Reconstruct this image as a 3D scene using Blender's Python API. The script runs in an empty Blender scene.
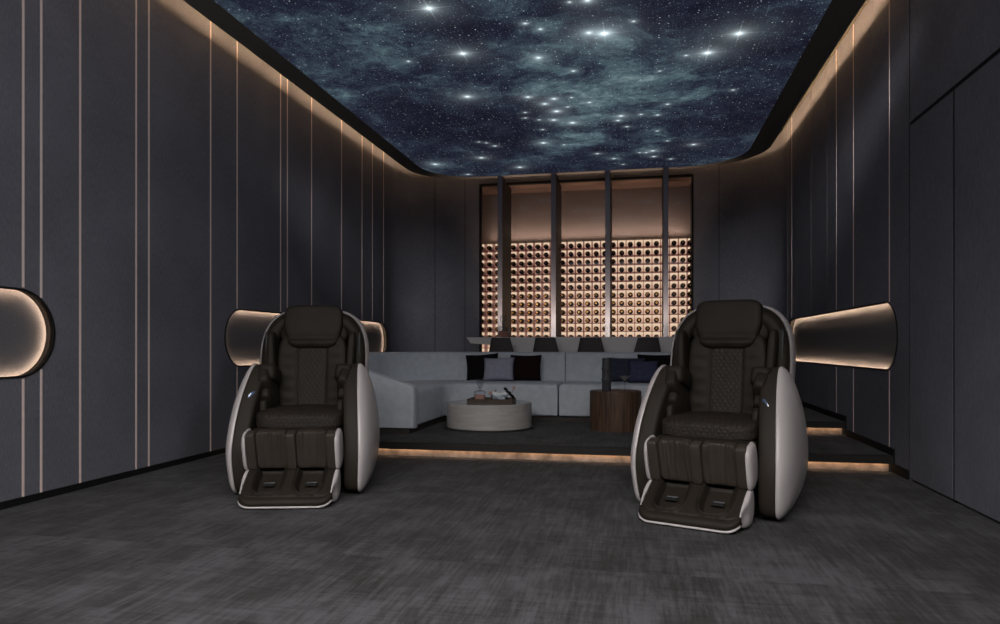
import bpy, bmesh, math, random
from math import sin, cos, pi, radians, atan, hypot
from mathutils import Matrix, Vector, noise
random.seed(7)
SC = bpy.context.scene
C = SC.collection

# ------------------------------------------------------------------ materials
def sr(c):
    return tuple((x/255/12.92 if x/255 <= .04045 else ((x/255+.055)/1.055)**2.4) for x in c)
class NT:
    def __init__(s, name):
        s.m = bpy.data.materials.new(name); s.m.use_nodes = True
        s.t = s.m.node_tree; s.t.nodes.clear()
        s.out = s.n('ShaderNodeOutputMaterial')
    def n(s, k, **kw):
        x = s.t.nodes.new(k)
        for a, b in kw.items(): setattr(x, a, b)
        return x
    def l(s, a, b): s.t.links.new(a, b)
    def math(s, op, a, b=None, c=None, clamp=False):
        x = s.n('ShaderNodeMath', operation=op); x.use_clamp = clamp
        for i, v in enumerate((a, b, c)):
            if v is None: continue
            if isinstance(v, (int, float)): x.inputs[i].default_value = v
            else: s.l(v, x.inputs[i])
        return x.outputs[0]
    def coords(s, kind='Object', scale=(1,1,1), loc=(0,0,0)):
        tc = s.n('ShaderNodeTexCoord'); mp = s.n('ShaderNodeMapping')
        mp.inputs['Scale'].default_value = scale; mp.inputs['Location'].default_value = loc
        s.l(tc.outputs[kind], mp.inputs[0]); return mp.outputs[0]
    def noise(s, vec, scale, detail=3, rough=.55, dist=0.):
        x = s.n('ShaderNodeTexNoise'); x.inputs['Scale'].default_value = scale
        x.inputs['Detail'].default_value = detail; x.inputs['Roughness'].default_value = rough
        x.inputs['Distortion'].default_value = dist
        s.l(vec, x.inputs['Vector']); return x.outputs['Fac']
    def ramp(s, fac, stops):
        x = s.n('ShaderNodeValToRGB'); e = x.color_ramp.elements
        while len(e) > 1: e.remove(e[-1])
        for i, (p, c) in enumerate(stops):
            q = e[0] if i == 0 else e.new(p)
            q.position = p; q.color = (*c, 1) if len(c) == 3 else c
        s.l(fac, x.inputs[0]); return x.outputs[0]
    def mix(s, fac, a, b, mode='MIX'):
        x = s.n('ShaderNodeMix', data_type='RGBA', blend_type=mode)
        for i, v in ((0, fac), (6, a), (7, b)):
            if isinstance(v, (int, float)): x.inputs[i].default_value = v
            elif isinstance(v, tuple): x.inputs[i].default_value = (*v, 1)
            else: s.l(v, x.inputs[i])
        return x.outputs[2]
    def bump(s, h, strength=.3, dist=.002):
        b = s.n('ShaderNodeBump'); b.inputs['Strength'].default_value = strength
        b.inputs['Distance'].default_value = dist; s.l(h, b.inputs['Height']); return b.outputs[0]
    def pbr(s, col, rough=.5, metal=0., spec=.5, normal=None, sheen=0., emis=None, es=0, alpha=None, trans=0., coat=0.):
        p = s.n('ShaderNodeBsdfPrincipled')
        def put(k, v):
            if isinstance(v, (int, float)): p.inputs[k].default_value = v
            elif isinstance(v, tuple): p.inputs[k].default_value = (*v, 1)
            else: s.l(v, p.inputs[k])
        put('Base Color', col); put('Roughness', rough); put('Metallic', metal)
        put('Specular IOR Level', spec); put('Sheen Weight', sheen); put('Coat Weight', coat)
        put('Transmission Weight', trans)
        if emis: put('Emission Color', emis); put('Emission Strength', es)
        if normal is not None: s.l(normal, p.inputs['Normal'])
        s.l(p.outputs[0], s.out.inputs[0]); return s.m
M = {}
def simple(name, col, rough=.5, metal=0., spec=.5, var=.08, sc=20, bump=.0, trans=0., coat=0.):
    t = NT(name); v = t.coords(); n = t.noise(v, sc, 3)
    c = tuple(x for x in col)
    lo = tuple(x*(1-var) for x in c); hi = tuple(x*(1+var) for x in c)
    M[name] = t.pbr(t.ramp(n, [(.3, lo), (.7, hi)]), rough, metal, spec,
                    t.bump(t.noise(v, sc*6, 3), bump) if bump else None, trans=trans, coat=coat)
def emit(name, col, st):
    t = NT(name); e = t.n('ShaderNodeEmission'); e.inputs[0].default_value = (*col, 1); e.inputs[1].default_value = st
    t.l(e.outputs[0], t.out.inputs[0]); M[name] = t.m

WARM = (1.0, .60, .33)
# felt wall panels
t = NT('wall_felt'); v = t.coords()
n = t.noise(v, 260, 2, .7); n2 = t.noise(v, 1.3, 3)
n3 = t.noise(t.coords(scale=(30, 30, 4)), 6, 4)
f = t.math('ADD', t.math('MULTIPLY', n, .6), t.math('MULTIPLY', n3, .25)); f = t.math('ADD', f, t.math('MULTIPLY', n2, .15))
M['wall_felt'] = t.pbr(t.ramp(f, [(.40, (.070, .070, .083)), (.60, (.190, .189, .217))]), .92, 0, .2, t.bump(n, .6, .003))
# carpet: cut pile with streaks both ways, tile by tile
t = NT('carpet'); v = t.coords()
sep = t.n('ShaderNodeSeparateXYZ'); t.l(v, sep.inputs[0])
ty = t.math('FLOOR', t.math('DIVIDE', t.math('ADD', sep.outputs[1], 20.05), 1.45))
wn = t.n('ShaderNodeTexWhiteNoise', noise_dimensions='1D'); t.l(ty, wn.inputs['W'])
cb = t.n('ShaderNodeCombineXYZ'); t.l(t.math('ADD', sep.outputs[0], t.math('MULTIPLY', wn.outputs[0], 9)), cb.inputs[0]); t.l(sep.outputs[1], cb.inputs[1]); t.l(t.math('MULTIPLY', ty, 3.1), cb.inputs[2])
def mapv(src, scale):
    mp = t.n('ShaderNodeMapping'); mp.inputs['Scale'].default_value = scale; t.l(src, mp.inputs[0]); return mp.outputs[0]
a = t.noise(mapv(cb.outputs[0], (30, 1.9, 1)), 1.6, 7, .72)
b = t.noise(mapv(cb.outputs[0], (2.4, 34, 1)), 1.5, 7, .72)
d = t.noise(mapv(cb.outputs[0], (2.2, 1.5, 1)), 1.5, 6, .68)
g = t.noise(v, 330, 2, .7)
f = t.math('ADD', t.math('MULTIPLY', a, .36), t.math('MULTIPLY', b, .22))
f = t.math('ADD', f, t.math('MULTIPLY', d, .42)); f = t.math('ADD', f, t.math('MULTIPLY', g, .20))
col = t.ramp(f, [(.49, (.0040, .0032, .0030)), (.55, (.0115, .0100, .0098)), (.60, (.0235, .0225, .0235)), (.68, (.050, .049, .053))])
M['carpet'] = t.pbr(col, .95, 0, .15, t.bump(t.math('ADD', g, a), .5, .004), sheen=.05)
# sofa boucle
t = NT('sofa_fabric'); v = t.coords(); n = t.noise(v, 190, 3, .7); n2 = t.noise(v, 14, 4)
f = t.math('ADD', t.math('MULTIPLY', n, .55), t.math('MULTIPLY', n2, .45))
M['sofa_fabric'] = t.pbr(t.ramp(f, [(.35, (.48, .515, .56)), (.65, (.64, .68, .73))]), .9, 0, .2, t.bump(n, .4, .002), sheen=.1)
# leather
t = NT('brown_leather'); v = t.coords(); vo = t.n('ShaderNodeTexVoronoi'); vo.inputs['Scale'].default_value = 260; t.l(v, vo.inputs['Vector'])
n = t.noise(v, 5, 4)
M['brown_leather'] = t.pbr(t.ramp(n, [(.3, (.0135, .0105, .0075)), (.7, (.0185, .0145, .0105))]), .62, 0, .16, t.bump(vo.outputs['Distance'], .15, .001))
t = NT('quilted_leather'); v = t.coords(); sp = t.n('ShaderNodeSeparateXYZ'); t.l(v, sp.inputs[0])
w_ = t.math('SUBTRACT', sp.outputs[2], t.math('MULTIPLY', sp.outputs[1], .8))
def saw(sgn):
    q = t.math('ADD' if sgn > 0 else 'SUBTRACT', t.math('MULTIPLY', w_, .8), sp.outputs[0]); q = t.math('FRACT', t.math('ADD', t.math('DIVIDE', q, .034), 100))
    return t.math('MINIMUM', q, t.math('SUBTRACT', 1, q))
h_ = t.math('POWER', t.math('MULTIPLY', t.math('MINIMUM', saw(1), saw(-1)), 2), .5)
M['quilted_leather'] = t.pbr(t.ramp(h_, [(.0, (.0085, .0065, .005)), (.3, (.016, .0125, .0095)), (.9, (.023, .018, .0135))]), .62, 0, .2, t.bump(h_, .6, .005))
t = NT('brown_panel'); v = t.coords(); n = t.noise(v, 4, 3)
M['brown_panel'] = t.pbr(t.ramp(n, [(.3, (.0185, .0145, .0105)), (.7, (.022, .0175, .013))]), .65, 0, .2)
t = NT('calf_leather'); v = t.coords(); n = t.noise(v, 6, 4)
M['calf_leather'] = t.pbr(t.ramp(n, [(.3, (.032, .025, .0195)), (.7, (.041, .032, .0255))]), .6, 0, .22)
simple('shell_white', (.41, .378, .372), .34, 0, .5, .02, 3)
simple('black_plastic', (.008, .008, .008), .55, 0, .4)
simple('black_trim', (.006, .006, .006), .7, 0, .2)
simple('slab_black', (.19, .178, .155), .8, 0, .2, .05)
simple('niche_black', (.005, .0045, .004), .7, 0, .2, .05)
simple('cove_white', (.16, .145, .13), .8)
simple('rose_metal', (.70, .56, .50), .6, .0, .5, .04)
simple('dim_metal', (.20, .17, .15), .5, .3, .5, .04)
simple('dark_metal', (.075, .065, .06), .5, .3)
simple('nosing_black', (.016, .0145, .013), .6, 0, .3)
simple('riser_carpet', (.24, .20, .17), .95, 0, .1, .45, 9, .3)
simple('fin_metal', (.23, .245, .29), .25, .45, .5, .03)
simple('fin_side', (.032, .026, .022), .55, .0, .3, .05)
simple('cabinet_brown', (.30, .245, .21), .8, 0, .2, .05, 2)
simple('soffit_brown', (.16, .10, .075), .7, 0, .2, .05, 2)
t = NT('rack_lilac'); tr = t.n('ShaderNodeBsdfTransparent'); tr.inputs[0].default_value = (.74, .62, .64, 1)
df = t.n('ShaderNodeBsdfDiffuse'); df.inputs[0].default_value = (.42, .32, .34, 1); mx = t.n('ShaderNodeMixShader'); mx.inputs[0].default_value = .25
t.l(tr.outputs[0], mx.inputs[1]); t.l(df.outputs[0], mx.inputs[2]); t.l(mx.outputs[0], t.out.inputs[0]); M['rack_lilac'] = t.m
simple('bottle_glass', (.003, .0035, .003), .22, 0, .3, .02)
simple('gold_foil', (.95, .56, .18), .4, .2, .5, .03)
simple('dark_velvet', (.010, .0075, .009), .95, 0, .1, .2, 30, .2)
simple('maroon_velvet', (.016, .007, .0075), .95, 0, .1, .2, 30, .2)
simple('lavender_cloth', (.34, .34, .43), .9, 0, .2, .1, 22, .3)
simple('navy_cloth', (.040, .046, .068), .95, 0, .1, .2, 30, .2)
simple('blue_cloth', (.052, .058, .105), .95, 0, .1, .2, 30, .2)
simple('sofa_plinth', (.045, .038, .032), .6, 0, .3)
simple('tray_wood', (.060, .040, .030), .55, 0, .4, .2, 12)
simple('vase_grey', (.055, .055, .060), .6, 0, .3, .1, 30, .2)
simple('stool_fabric', (.095, .085, .087), .9, 0, .2, .1, 40, .2)
simple('steel', (.45, .45, .47), .25, .9)
simple('blossom', (.62, .36, .30), .8)
simple('cigar_brown', (.20, .10, .055), .7)
simple('ice', (.95, .96, .97), .35, 0, .6, .15, 40, .4)
t = NT('amber_drink'); tr = t.n('ShaderNodeBsdfTransparent'); tr.inputs[0].default_value = (.80, .50, .42, 1)
df = t.n('ShaderNodeBsdfDiffuse'); df.inputs[0].default_value = (.80, .44, .34, 1); mx = t.n('ShaderNodeMixShader'); mx.inputs[0].default_value = .6
t.l(tr.outputs[0], mx.inputs[1]); t.l(df.outputs[0], mx.inputs[2]); t.l(mx.outputs[0], t.out.inputs[0]); M['amber_drink'] = t.m
simple('control_blue', (.10, .15, .26), .2, .5, .5, .1)
# travertine
t = NT('travertine'); v = t.coords(scale=(1, 1, 9)); n = t.noise(v, 4, 6, .6, .4); n2 = t.noise(t.coords(scale=(5, 5, 40)), 2.2, 5, .7)
c1 = t.ramp(n, [(.3, (.38, .36, .34)), (.7, (.50, .475, .45))])
pit = t.ramp(n2, [(.66, (0, 0, 0)), (.70, (1, 1, 1))])
M['travertine'] = t.pbr(t.mix(pit, c1, (.09, .06, .045)), .38, 0, .5)
t = NT('marble_top'); v = t.coords(); n = t.noise(v, 3, 6, .6, .4)
M['marble_top'] = t.pbr(t.ramp(n, [(.3, (.34, .31, .29)), (.7, (.42, .39, .37))]), .12, 0, .6)
t = NT('bar_stone'); v = t.coords(); n = t.noise(v, 2.2, 6, .6, .8)
M['bar_stone'] = t.pbr(t.ramp(n, [(.3, (.84, .79, .785)), (.7, (.93, .89, .88))]), .4, 0, .5)
# walnut
t = NT('walnut'); v = t.coords(scale=(1, 1, .06)); n = t.noise(v, 38, 5, .6, .3); n2 = t.noise(t.coords(scale=(1, 1, .3)), 9, 3)
f = t.math('ADD', t.math('MULTIPLY', n, .7), t.math('MULTIPLY', n2, .3))
M['walnut'] = t.pbr(t.ramp(f, [(.36, (.040, .022, .013)), (.5, (.085, .048, .029)), (.64, (.13, .078, .048))]), .42, 0, .4)
# glass
t = NT('thin_glass'); tr = t.n('ShaderNodeBsdfTransparent'); tr.inputs[0].default_value = (.93, .91, .90, 1)
gl = t.n('ShaderNodeBsdfGlossy'); gl.inputs['Roughness'].default_value = .02
fr = t.n('ShaderNodeFresnel'); fr.inputs[0].default_value = 1.62
mx = t.n('ShaderNodeMixShader'); t.l(fr.outputs[0], mx.inputs[0]); t.l(tr.outputs[0], mx.inputs[1]); t.l(gl.outputs[0], mx.inputs[2]); t.l(mx.outputs[0], t.out.inputs[0])
M['thin_glass'] = t.m
t = NT('clear_glass'); tr = t.n('ShaderNodeBsdfTransparent'); tr.inputs[0].default_value = (.86, .88, .9, 1)
gl = t.n('ShaderNodeBsdfGlossy'); gl.inputs['Roughness'].default_value = .05
lw = t.n('ShaderNodeLayerWeight'); lw.inputs[0].default_value = .18
mx = t.n('ShaderNodeMixShader'); t.l(lw.outputs['Facing'], mx.inputs[0]); t.l(tr.outputs[0], mx.inputs[1]); t.l(gl.outputs[0], mx.inputs[2]); t.l(mx.outputs[0], t.out.inputs[0])
M['clear_glass'] = t.m
emit('cove_led', (1, .66, .39), 72.0)
emit('niche_led', (1, .70, .47), 92.0)
emit('riser_led', (1, .60, .34), 16.0)
# back-lit wine wall: brighter band at the top of every cell, where its strip sits
RP = .1395; R0 = 2.715
t = NT('lit_panel'); v = t.coords('Object'); sep = t.n('ShaderNodeSeparateXYZ'); t.l(v, sep.inputs[0])
ph = t.math('FRACT', t.math('DIVIDE', t.math('ADD', sep.outputs[2], -R0 + .26 + RP/2 + 40*RP), RP))
e = t.n('ShaderNodeEmission')
t.l(t.ramp(ph, [(0, (.70, .45, .32)), (.45, (.80, .52, .37)), (.85, (1.0, .78, .56)), (1, (.95, .70, .50))]), e.inputs[0]); e.inputs[1].default_value = 1.0
t.l(e.outputs[0], t.out.inputs[0]); M['lit_panel'] = t.m
# starry light ceiling
STARS = [(-0.31,6.1,4),(0.83,6.33,3.2),(0.6,6.69,3),(-1.66,5.37,2.8),(-1.61,6.26,2.6),(-1.84,7.35,2.4),(-0.44,6.06,2),(-0.94,6.49,1.8),(-0.84,5.91,1.2),(-0.95,5.78,1.2),(-0.06,5.92,1),(-0.41,5.49,2),(-0.55,5.49,1),(-0.65,6.87,1.3),(0.18,7.04,0.8),(0.41,6.71,1),(-1.2,7.49,1.8),(-0.93,7.6,1.8),(-0.74,7.6,1),(-0.56,7.79,1.3),(-1.05,7.74,1.8),(-0.95,8.01,2.3),(-0.81,7.89,1),(-1.31,7.98,1),(-1.34,8.17,1),(-1.19,8.27,1),(-1.02,8.31,1.7),(-0.81,8.46,2.1),(-1.2,8.65,1),(-1.27,9.22,2),(-1.01,9.36,1),(-0.23,8.32,1.8),(-0.27,8.48,1.5),(-0.17,8.74,1.2),(0.0,8.31,1.2),(0.19,8.37,1.3),(0.29,8.02,1.3),(-0.6,9.88,1.5),(-0.38,10.19,1.5),(0.16,9.89,1.7),(0.18,10.19,1.6),(0.07,9.96,1.2),(-0.02,9.94,1),(0.42,10.37,1.3),(0.34,9.45,1),(0.2,8.99,1),(0.69,9.69,1.7),(-1.79,10.4,2),(0.95,7.71,1),(-0.26,10.54,1),(-2.16,6.33,1),(-2.99,9.98,2.2),(-2.24,9.77,2),(-2.1,9.01,0.9),(-2.01,9.07,1),(-1.93,9.23,1.4),(-2.66,10.67,1.5)]
t = NT('star_film'); v = t.coords()
sepc = t.n('ShaderNodeSeparateXYZ'); t.l(v, sepc.inputs[0])
w1 = t.n('ShaderNodeTexNoise'); w1.inputs['Scale'].default_value = 1.1; w1.inputs['Detail'].default_value = 4; t.l(v, w1.inputs['Vector'])
wv = t.n('ShaderNodeVectorMath', operation='SCALE'); t.l(w1.outputs['Color'], wv.inputs[0]); wv.inputs['Scale'].default_value = .9
va = t.n('ShaderNodeVectorMath', operation='ADD'); t.l(v, va.inputs[0]); t.l(wv.outputs[0], va.inputs[1])
n1 = t.noise(va.outputs[0], 1.35, 12, .76); n2 = t.noise(va.outputs[0], .55, 3, .5); n3 = t.noise(v, 26, 4, .7)
def blob(x, y, rx, ry, amp):
    vs = t.n('ShaderNodeVectorMath', operation='SUBTRACT'); t.l(v, vs.inputs[0]); vs.inputs[1].default_value = (x, y, 0)
    vm = t.n('ShaderNodeVectorMath', operation='MULTIPLY'); t.l(vs.outputs[0], vm.inputs[0]); vm.inputs[1].default_value = (1/rx, 1/ry, 0)
    vl = t.n('ShaderNodeVectorMath', operation='LENGTH'); t.l(vm.outputs[0], vl.inputs[0])
    mr = t.n('ShaderNodeMapRange', interpolation_type='SMOOTHERSTEP'); t.l(vl.outputs['Value'], mr.inputs[0])
    mr.inputs[1].default_value = 0; mr.inputs[2].default_value = 1; mr.inputs[3].default_value = amp; mr.inputs[4].default_value = 0
    return mr.outputs[0]
f = t.math('ADD', t.math('MULTIPLY', n1, 1.02), t.math('MULTIPLY', n2, .16))
for bl in ((-.5, 7.2, 1.7, 2.4, .13), (.1, 8.6, 1.5, 1.6, .07), (-2.2, 6.3, .9, 1.6, .08), (-1.1, 9.2, .8, .8, .09), (-1.55, 5.75, .75, .6, -.13), (-2.0, 8.6, 1.0, 1.7, -.13), (1.2, 7.2, .6, 3, -.06), (-2.7, 8, .6, 3, -.05), (-1.3, 7.7, .5, .5, -.08)):
    f = t.math('ADD', f, blob(*bl))
base = t.ramp(f, [(.48, (.0085, .0085, .0185)), (.60, (.015, .018, .033)), (.68, (.030, .044, .064)), (.77, (.072, .113, .134)), (.90, (.20, .28, .30))])
fine = t.math('ADD', .72, t.math('MULTIPLY', n3, .56))
base = t.mix(1.0, base, fine, 'MULTIPLY')
vf = t.n('ShaderNodeVectorMath', operation='MULTIPLY'); t.l(v, vf.inputs[0]); vf.inputs[1].default_value = (1, 1, 0); vflat = vf.outputs[0]
tot = None
for sc_, th, amp in ((30, .10, .42), (13, .065, .8), (52, .13, .20)):
    vo = t.n('ShaderNodeTexVoronoi', voronoi_dimensions='2D'); vo.inputs['Scale'].default_value = sc_; t.l(v, vo.inputs['Vector'])
    s2 = t.n('ShaderNodeSeparateColor'); t.l(vo.outputs['Color'], s2.inputs[0])
    mr = t.n('ShaderNodeMapRange', interpolation_type='SMOOTHSTEP'); t.l(vo.outputs['Distance'], mr.inputs[0])
    mr.inputs[1].default_value = 0; mr.inputs[2].default_value = th*1.8; mr.inputs[3].default_value = 1; mr.inputs[4].default_value = 0
    q = t.math('MULTIPLY', mr.outputs[0], t.math('MULTIPLY', t.math('POWER', s2.outputs[0], 6), amp))
    tot = q if tot is None else t.math('ADD', tot, q)
for x, y, s in STARS:
    vs = t.n('ShaderNodeVectorMath', operation='SUBTRACT'); t.l(vflat, vs.inputs[0]); vs.inputs[1].default_value = (x, y, 0)
    vl = t.n('ShaderNodeVectorMath', operation='LENGTH'); t.l(vs.outputs[0], vl.inputs[0])
    k = (.0175 if s < 1.7 else .0205)*s**.75
    # bright core inside a soft halo
    q = t.math('DIVIDE', .42*min(1.3, .45+.3*s), t.math('ADD', t.math('POWER', t.math('DIVIDE', vl.outputs['Value'], k), 2.0 if s < 1.7 else 1.75), .30))
    q = t.math('SUBTRACT', q, .006, clamp=False); q = t.math('MAXIMUM', q, 0.)
    tot = t.math('ADD', tot, q)
    if s >= 2.6:
        a = t.n('ShaderNodeSeparateXYZ'); t.l(vs.outputs[0], a.inputs[0])
        for i, j in ((0, 1), (1, 0)):
            th_ = t.math('SUBTRACT', 1, t.math('DIVIDE', t.math('ABSOLUTE', a.outputs[i]), .007), clamp=True)
            ln = t.math('SUBTRACT', 1, t.math('DIVIDE', t.math('ABSOLUTE', a.outputs[j]), .30), clamp=True)
            tot = t.math('ADD', tot, t.math('MULTIPLY', t.math('MULTIPLY', th_, t.math('POWER', ln, 2)), .35))
sc2 = t.mix(1.0, (.80, .95, 1.0), tot, 'MULTIPLY')
colr = t.mix(1.0, base, sc2, 'ADD')
e = t.n('ShaderNodeEmission'); t.l(colr, e.inputs[0]); e.inputs[1].default_value = 1.0
t.l(e.outputs[0], t.out.inputs[0]); M['star_film'] = t.m

# ------------------------------------------------------------------ mesh helpers
def link(name, bm, mat, parent=None, loc=(0,0,0), rot=(0,0,0), smooth=False, kind=None, angle=None):
    me = bpy.data.meshes.new(name)
    bmesh.ops.recalc_face_normals(bm, faces=bm.faces)
    bm.to_mesh(me); bm.free()
    mats = mat if isinstance(mat, (list, tuple)) else [mat]
    for m_ in mats: me.materials.append(M[m_])
    if smooth:
        for p in me.polygons: p.use_smooth = True
        if angle: me.set_sharp_from_angle(angle=radians(angle))
    o = bpy.data.objects.new(name, me); C.objects.link(o)
    o.location = loc; o.rotation_euler = rot
    if parent: o.parent = parent
    if kind: o['kind'] = kind
    return o
def thing(name, label, cat, loc=(0,0,0), rz=0, group=None):
    o = bpy.data.objects.new(name, None); C.objects.link(o); o.location = loc; o.rotation_euler = (0,0,rz)
    o.empty_display_size = .1
    return tag(o, label, cat, group)
def tag(o, label, cat, group=None):
    o['label'] = label; o['category'] = cat
    if group: o['group'] = group
    return o
def struct(name, bm, mat, **k): return link(name, bm, mat, kind='structure', **k)
def box(bm, x0, x1, y0, y1, z0, z1, bev=0, seg=2):
    r = bmesh.ops.create_cube(bm, size=1)
    for v_ in r['verts']:
        v_.co = Vector(((x0+x1)/2+v_.co.x*(x1-x0), (y0+y1)/2+v_.co.y*(y1-y0), (z0+z1)/2+v_.co.z*(z1-z0)))
    if bev:
        es = list({e_ for v_ in r['verts'] for e_ in v_.link_edges})
        bmesh.ops.bevel(bm, geom=es, offset=bev, segments=seg, profile=.5, affect='EDGES')
    return bm
def nb(): return bmesh.new()
def B(*a, **k): return box(nb(), *a, **k)
def sbox(bm, w, d, h, p=5, n=14, mat=None, deform=None):
    """soft padded block: cube grid pushed onto a super-ellipsoid"""
    verts = {}
    def key(i, j, k): return (i, j, k)
    def get(i, j, k):
        if (i, j, k) not in verts:
            a = Vector((i/n*2-1, j/n*2-1, k/n*2-1))
            a = Vector([math.copysign(sin(abs(c_)*pi/2)**.9 if abs(c_) < 1 else 1, c_) for c_ in a])
            L = (abs(a.x)**p+abs(a.y)**p+abs(a.z)**p)**(1/p)
            q = a/L
            q = Vector((q.x*w/2, q.y*d/2, q.z*h/2))
            if deform: q = deform(q)
            if mat is not None: q = mat @ q
            verts[(i, j, k)] = bm.verts.new(q)
        return verts[(i, j, k)]
    for a_ in range(n):
        for b_ in range(n):
            for f_ in (0, n):
                for perm in range(3):
                    qs = []
                    for (u_, v_) in ((a_, b_), (a_+1, b_), (a_+1, b_+1), (a_, b_+1)):
                        t3 = [0, 0, 0]; t3[perm] = f_; t3[(perm+1) % 3] = u_; t3[(perm+2) % 3] = v_
                        qs.append(get(*t3))
                    try: bm.faces.new(qs)
                    except ValueError: pass
    return bm
def T(x=0, y=0, z=0, rx=0, ry=0, rz=0):
    return Matrix.Translation((x, y, z)) @ Matrix.Rotation(rz, 4, 'Z') @ Matrix.Rotation(ry, 4, 'Y') @ Matrix.Rotation(rx, 4, 'X')
def lathe(bm, prof, seg=48, cx=0, cy=0, cz=0):
    rings = []
    for r, z in prof:
        if r < 1e-6: rings.append([bm.verts.new((cx, cy, cz+z))])
        else: rings.append([bm.verts.new((cx+r*cos(2*pi*i/seg), cy+r*sin(2*pi*i/seg), cz+z)) for i in range(seg)])
    for a_, b_ in zip(rings, rings[1:]):
        for i in range(seg):
            j = (i+1) % seg
            if len(a_) == 1 and len(b_) == 1: continue
            if len(a_) == 1: bm.faces.new((a_[0], b_[i], b_[j]))
            elif len(b_) == 1: bm.faces.new((a_[i], a_[j], b_[0]))
            else: bm.faces.new((a_[i], a_[j], b_[j], b_[i]))
    return bm
def tube(bm, pts, r, seg=8, closed=False, caps=True):
    pts = [Vector(p) for p in pts]; n = len(pts); rings = []
    up = Vector((0.13, .21, .97))
    for i, p in enumerate(pts):
        a_ = pts[(i-1) % n] if closed or i > 0 else p; b_ = pts[(i+1) % n] if closed or i < n-1 else p
        d_ = (b_-a_).normalized(); s_ = d_.cross(up)
        if s_.length < 1e-3: s_ = d_.cross(Vector((1, 0, 0)))
        s_.normalize(); u_ = s_.cross(d_)
        rr = r[i] if isinstance(r, (list, tuple)) else r
        rings.append([bm.verts.new(p+(s_*cos(2*pi*k/seg)+u_*sin(2*pi*k/seg))*rr) for k in range(seg)])
    m_ = n if closed else n-1
    for i in range(m_):
        a_, b_ = rings[i], rings[(i+1) % n]
        for k in range(seg): bm.faces.new((a_[k], a_[(k+1) % seg], b_[(k+1) % seg], b_[k]))
    if not closed and caps:
        bm.faces.new(rings[0]); bm.faces.new(rings[-1])
    return bm
def spline(pts, n=6, closed=True):
    out = []; L = len(pts)
    rng = range(L) if closed else range(L-1)
    for i in rng:
        if closed: p0, p1, p2, p3 = pts[i-1], pts[i], pts[(i+1) % L], pts[(i+2) % L]
        else: p0, p1, p2, p3 = pts[max(i-1, 0)], pts[i], pts[i+1], pts[min(i+2, L-1)]
        for k in range(n):
            s_ = k/n
            out.append(tuple(.5*((2*b_)+(-a_+c_)*s_+(2*a_-5*b_+4*c_-d_)*s_*s_+(-a_+3*b_-3*c_+d_)*s_**3) for a_, b_, c_, d_ in zip(p0, p1, p2, p3)))
    if not closed: out.append(tuple(pts[-1]))
    return out
def loft(bm, rings, cap0=True, cap1=True):
    R_ = [[bm.verts.new(p) for p in r] for r in rings]
    n = len(R_[0])
    for a_, b_ in zip(R_, R_[1:]):
        for i in range(n): bm.faces.new((a_[i], a_[(i+1) % n], b_[(i+1) % n], b_[i]))
    for flag, r in ((cap0, R_[0]), (cap1, R_[-1])):
        if flag:
            c_ = sum((v_.co for v_ in r), Vector())/n; cv = bm.verts.new(c_)
            for i in range(n): bm.faces.new((r[i], r[(i+1) % n], cv))
    return bm

# ------------------------------------------------------------------ room shell
XL, XR, YB, YF = -3.85, 1.97, 11.2, -2.5
ZC, ZS = 4.05, 3.70
NZ0, NZ1, RN = .80, 1.37, .285
def stadium(y0, y1, z0, z1, n=14, grow=0.):
    zc = (z0+z1)/2; r = (z1-z0)/2; a_ = y0+r; b_ = y1-r; r += grow; pts = []
    for i in range(n+1):
        t_ = -pi/2+pi*i/n; pts.append((b_+r*cos(t_), zc+r*sin(t_)))
    for i in range(n+1):
        t_ = pi/2+pi*i/n; pts.append((a_+r*cos(t_), zc+r*sin(t_)))
    return pts
def holed_wall(name, mapf, outer, holes, thick):
    bm = nb(); edges = []
    for loop in [outer]+holes:
        vs = [bm.verts.new(mapf(*p)) for p in loop]
        for i in range(len(vs)): edges.append(bm.edges.new((vs[i], vs[(i+1) % len(vs)])))
    r = bmesh.ops.triangle_fill(bm, use_beauty=True, use_dissolve=False, edges=edges)
    ext = bmesh.ops.extrude_face_region(bm, geom=list(bm.faces))
    for g_ in ext['geom']:
        if isinstance(g_, bmesh.types.BMVert): g_.co += Vector(thick)
    return struct(name, bm, 'wall_felt')
NL1, NL2, NRR = (1.2, 4.01), (5.955, 10.30), (5.98, 10.2)
holed_wall('wall_left', lambda y, z: (XL, y, z), [(YF, 0), (10.4, 0), (10.4, ZC), (YF, ZC)],
           [stadium(*NL1, NZ0, NZ1), stadium(*NL2, NZ0, NZ1)], (-.14, 0, 0))
holed_wall('wall_right', lambda y, z: (XR, y, z), [(YF, 0), (3.47, 0), (3.47, 2.675), (5.737, 2.675), (5.737, 0), (10.4, 0), (10.4, ZC), (YF, ZC)],
           [stadium(*NRR, NZ0, NZ1)], (.14, 0, 0))
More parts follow.
